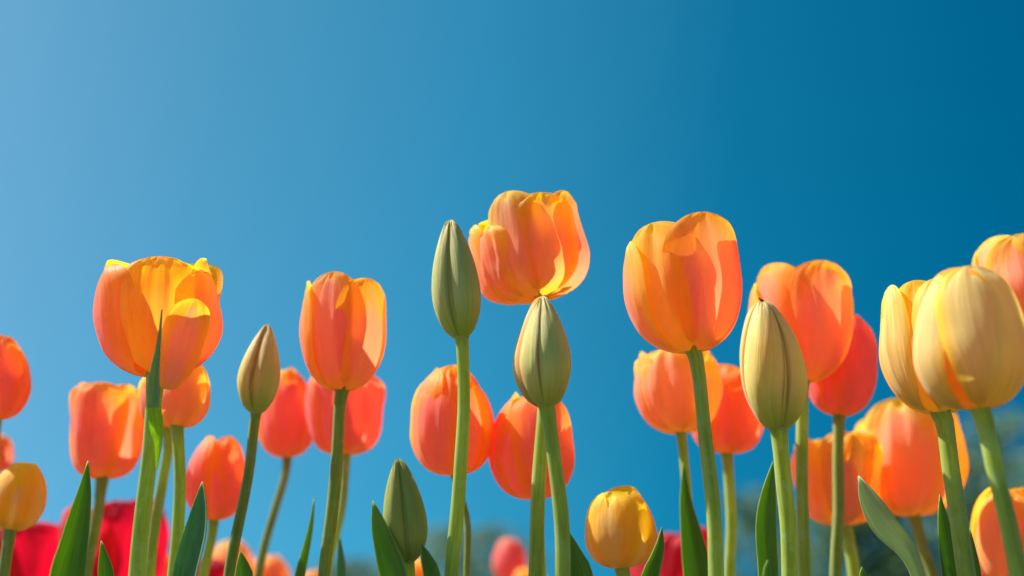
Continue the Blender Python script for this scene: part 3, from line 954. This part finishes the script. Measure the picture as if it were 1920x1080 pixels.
shoot('pale blue-green leaf curving down to the right below the broad orange tulip', LV, pix=[(1610, 892), (1630, 935), (1660, 985), (1700, 1030), (1722, 1080)],
      widths=[3, 36, 50, 36, 26], Y=.63, mat=M['leaf_pale'], face=-25, fold=.5, seed=111)
shoot('dark upright leaf just left of the thick stem under the cream tulips', LV, pix=[(1762, 927), (1765, 970), (1772, 1020), (1782, 1080)], widths=[2, 22, 36, 48], Y=.615, mat=M['leaf'], face=15, fold=.4, seed=112)
shoot('dark leaf edge just right of the thick stem under the cream tulips', LV, pix=[(1818, 990), (1822, 1030), (1826, 1080)], widths=[2, 14, 24], Y=.63, mat=M['leaf'], face=0, fold=.4, seed=113)
shoot('tiny leaf tip on the lower edge right of the pinkish tulip stem', LV, pix=[(1616, 1063), (1617, 1080)], widths=[2, 14], Y=.62, mat=M['leaf'], face=0, fold=.4, seed=114)


# ------------------------------------------------------------------ insect on the bud tip
def insect():
    p0 = at(1428, 566, .621)
    root = bpy.data.objects.new('insect', None)
    COL.objects.link(root)
    tag(root, 'tiny black insect sitting on the tip of the broad pale green bud', 'insect')
    q = Vector((0, 0, 1)).rotation_difference(Vector((.75, .05, -.45)).normalized())
    v, f = [], []
    prof = [(-.0022, .0001), (-.0019, .0004), (-.0014, .00045), (-.001, .0003), (-.0006, .00055), (.0002, .0007), (.0012, .0006), (.0019, .0003), (.0022, .00005)]
    for z, r in prof:
        for k in range(10):
            a = 2 * math.pi * k / 10
            v.append(q @ Vector((math.cos(a) * r, math.sin(a) * r * .8, z)))
    for j in range(len(prof) - 1):
        for k in range(10):
            f.append((j * 10 + k, j * 10 + (k + 1) % 10, (j + 1) * 10 + (k + 1) % 10, (j + 1) * 10 + k))
    make_obj('body', v, f, M['insect'], root)
    for sgn in (-1, 1):
        for z in (-.0009, 0, .0009):
            pts = [q @ Vector((0, sgn * .0004, z)), q @ Vector((.0005, sgn * .0010, z * 1.4)), q @ Vector((-.0007, sgn * .0014, z * 1.8))]
            a, b, c = tube(catmull(pts, 6), [.00009] * 6, 6)
            make_obj('leg', a, b, M['insect'], root)
    root.location = p0 + Vector((0, 0, .0010))


insect()


# ------------------------------------------------------------------ trees behind the garden
def crown_mat(name, c1, c2):
    m, _, _ = new_mat(name)
    t = NT(m)
    oi = t.node('ShaderNodeTexCoord').outputs['Object']
    n1 = t.noise(oi, 1.3, 3.0, 0.6)
    c = t.mix(t.step(n1, .35, .65), c1, c2)
    p = t.node('ShaderNodeBsdfPrincipled')
    t.put(p.inputs['Base Color'], c)
    p.inputs['Roughness'].default_value = .6
    tr = t.node('ShaderNodeBsdfTranslucent')
    t.put(tr.inputs['Color'], c)
    mx = t.node('ShaderNodeMixShader')
    mx.inputs[0].default_value = .3
    t.l.new(p.outputs[0], mx.inputs[1])
    t.l.new(tr.outputs[0], mx.inputs[2])
    o = t.node('ShaderNodeOutputMaterial')
    t.l.new(mx.outputs[0], o.inputs[0])
    return m


M['crown'] = crown_mat('tree_leaves', (0.06, 0.14, 0.05), (0.11, 0.20, 0.07))


def tree(label, px, top_py, Y, width, seed, dens=1.0):
    rng = random.Random(seed)
    t = at(px, top_py, Y)
    Ht = t.z
    root = bpy.data.objects.new('tree', None)
    COL.objects.link(root)
    tag(root, label, 'tree', 'trees beyond the tulip bed')
    pts = [Vector((0, 0, -.1)), Vector((.08, 0, Ht * .3)), Vector((-.05, .05, Ht * .6)), Vector((0, 0, Ht * .92))]
    cl = catmull(pts, 14)
    a, b, c = tube(cl, [Ht * .028 * (1 - .85 * i / 13) for i in range(14)], 9)
    tips = []
    for i in range(11):
        z = Ht * (.25 + .6 * i / 10)
        an = i * 2.4 + rng.uniform(-.3, .3)
        L = width * .5 * (1.0 - .55 * max(0, (z / Ht - .45)) / .5) * rng.uniform(.7, 1)
        e = Vector((math.cos(an) * L, math.sin(an) * L, z + Ht * rng.uniform(.02, .12)))
        s0 = Vector((0, 0, z))
        bp_ = catmull([s0, s0.lerp(e, .5) + Vector((0, 0, -.03 * Ht)), e], 6)
        va, fa, ua = tube(bp_, [Ht * .009 * (1 - .8 * k / 5) for k in range(6)], 6)
        n0 = len(a)
        a += va
        b += [tuple(x + n0 for x in ff) for ff in fa]
        c += ua
        tips.append((e, L * .42))
        tips.append((s0.lerp(e, .55), L * .38))
    tips.append((Vector((0, 0, Ht * .9)), width * .16))
    make_obj('trunk', a, b, M['bark'], root, c)
    v, f = [], []
    for e, r in tips:
        r = max(r, width * .12)
        for _ in range(int(230 * dens)):
            d = Vector((rng.gauss(0, 1), rng.gauss(0, 1), rng.gauss(0, .75)))
            p = e + d * r * .55
            if p.z > Ht:
                p.z = 2 * Ht - p.z - rng.uniform(0, .3)
            s = rng.uniform(.05, .11) * (Ht / 4) ** .5
            x = Vector((rng.gauss(0, 1), rng.gauss(0, 1), rng.gauss(0, .6))).normalized()
            y = x.orthogonal().normalized()
            n0 = len(v)
            v += [p - x * s, p + y * s * .5, p + x * s, p - y * s * .5]
            f.append((n0, n0 + 1, n0 + 2, n0 + 3))
    make_obj('crown', v, f, M['crown'], root, smooth_shade=False)
    g = at(px, 1080, Y)
    root.location = (g.x, Y, -.02)
    return root


tree('blurred dark green treetop behind the tall green bud stem', 885, 985, 17, 2.4, 201, .45)
tree('low blurred treetop on the lower edge left of the olive bud', 665, 1045, 19, 2.0, 202, .4)
tree('faint thin treetop against the sky left of the insect bud stem', 1425, 900, 20, 1.7, 203, .22)
tree('dense dark treetop under the ragged orange tulip', 1615, 925, 16, 2.4, 204, 1.0)
tree('tallest blurred tree between the two cream tulip stems and the right edge', 1850, 780, 15, 2.8, 205, .38)
tree('dark treetop in the lower right corner behind the low pink tulip', 1960, 870, 17, 3.4, 206, .7)
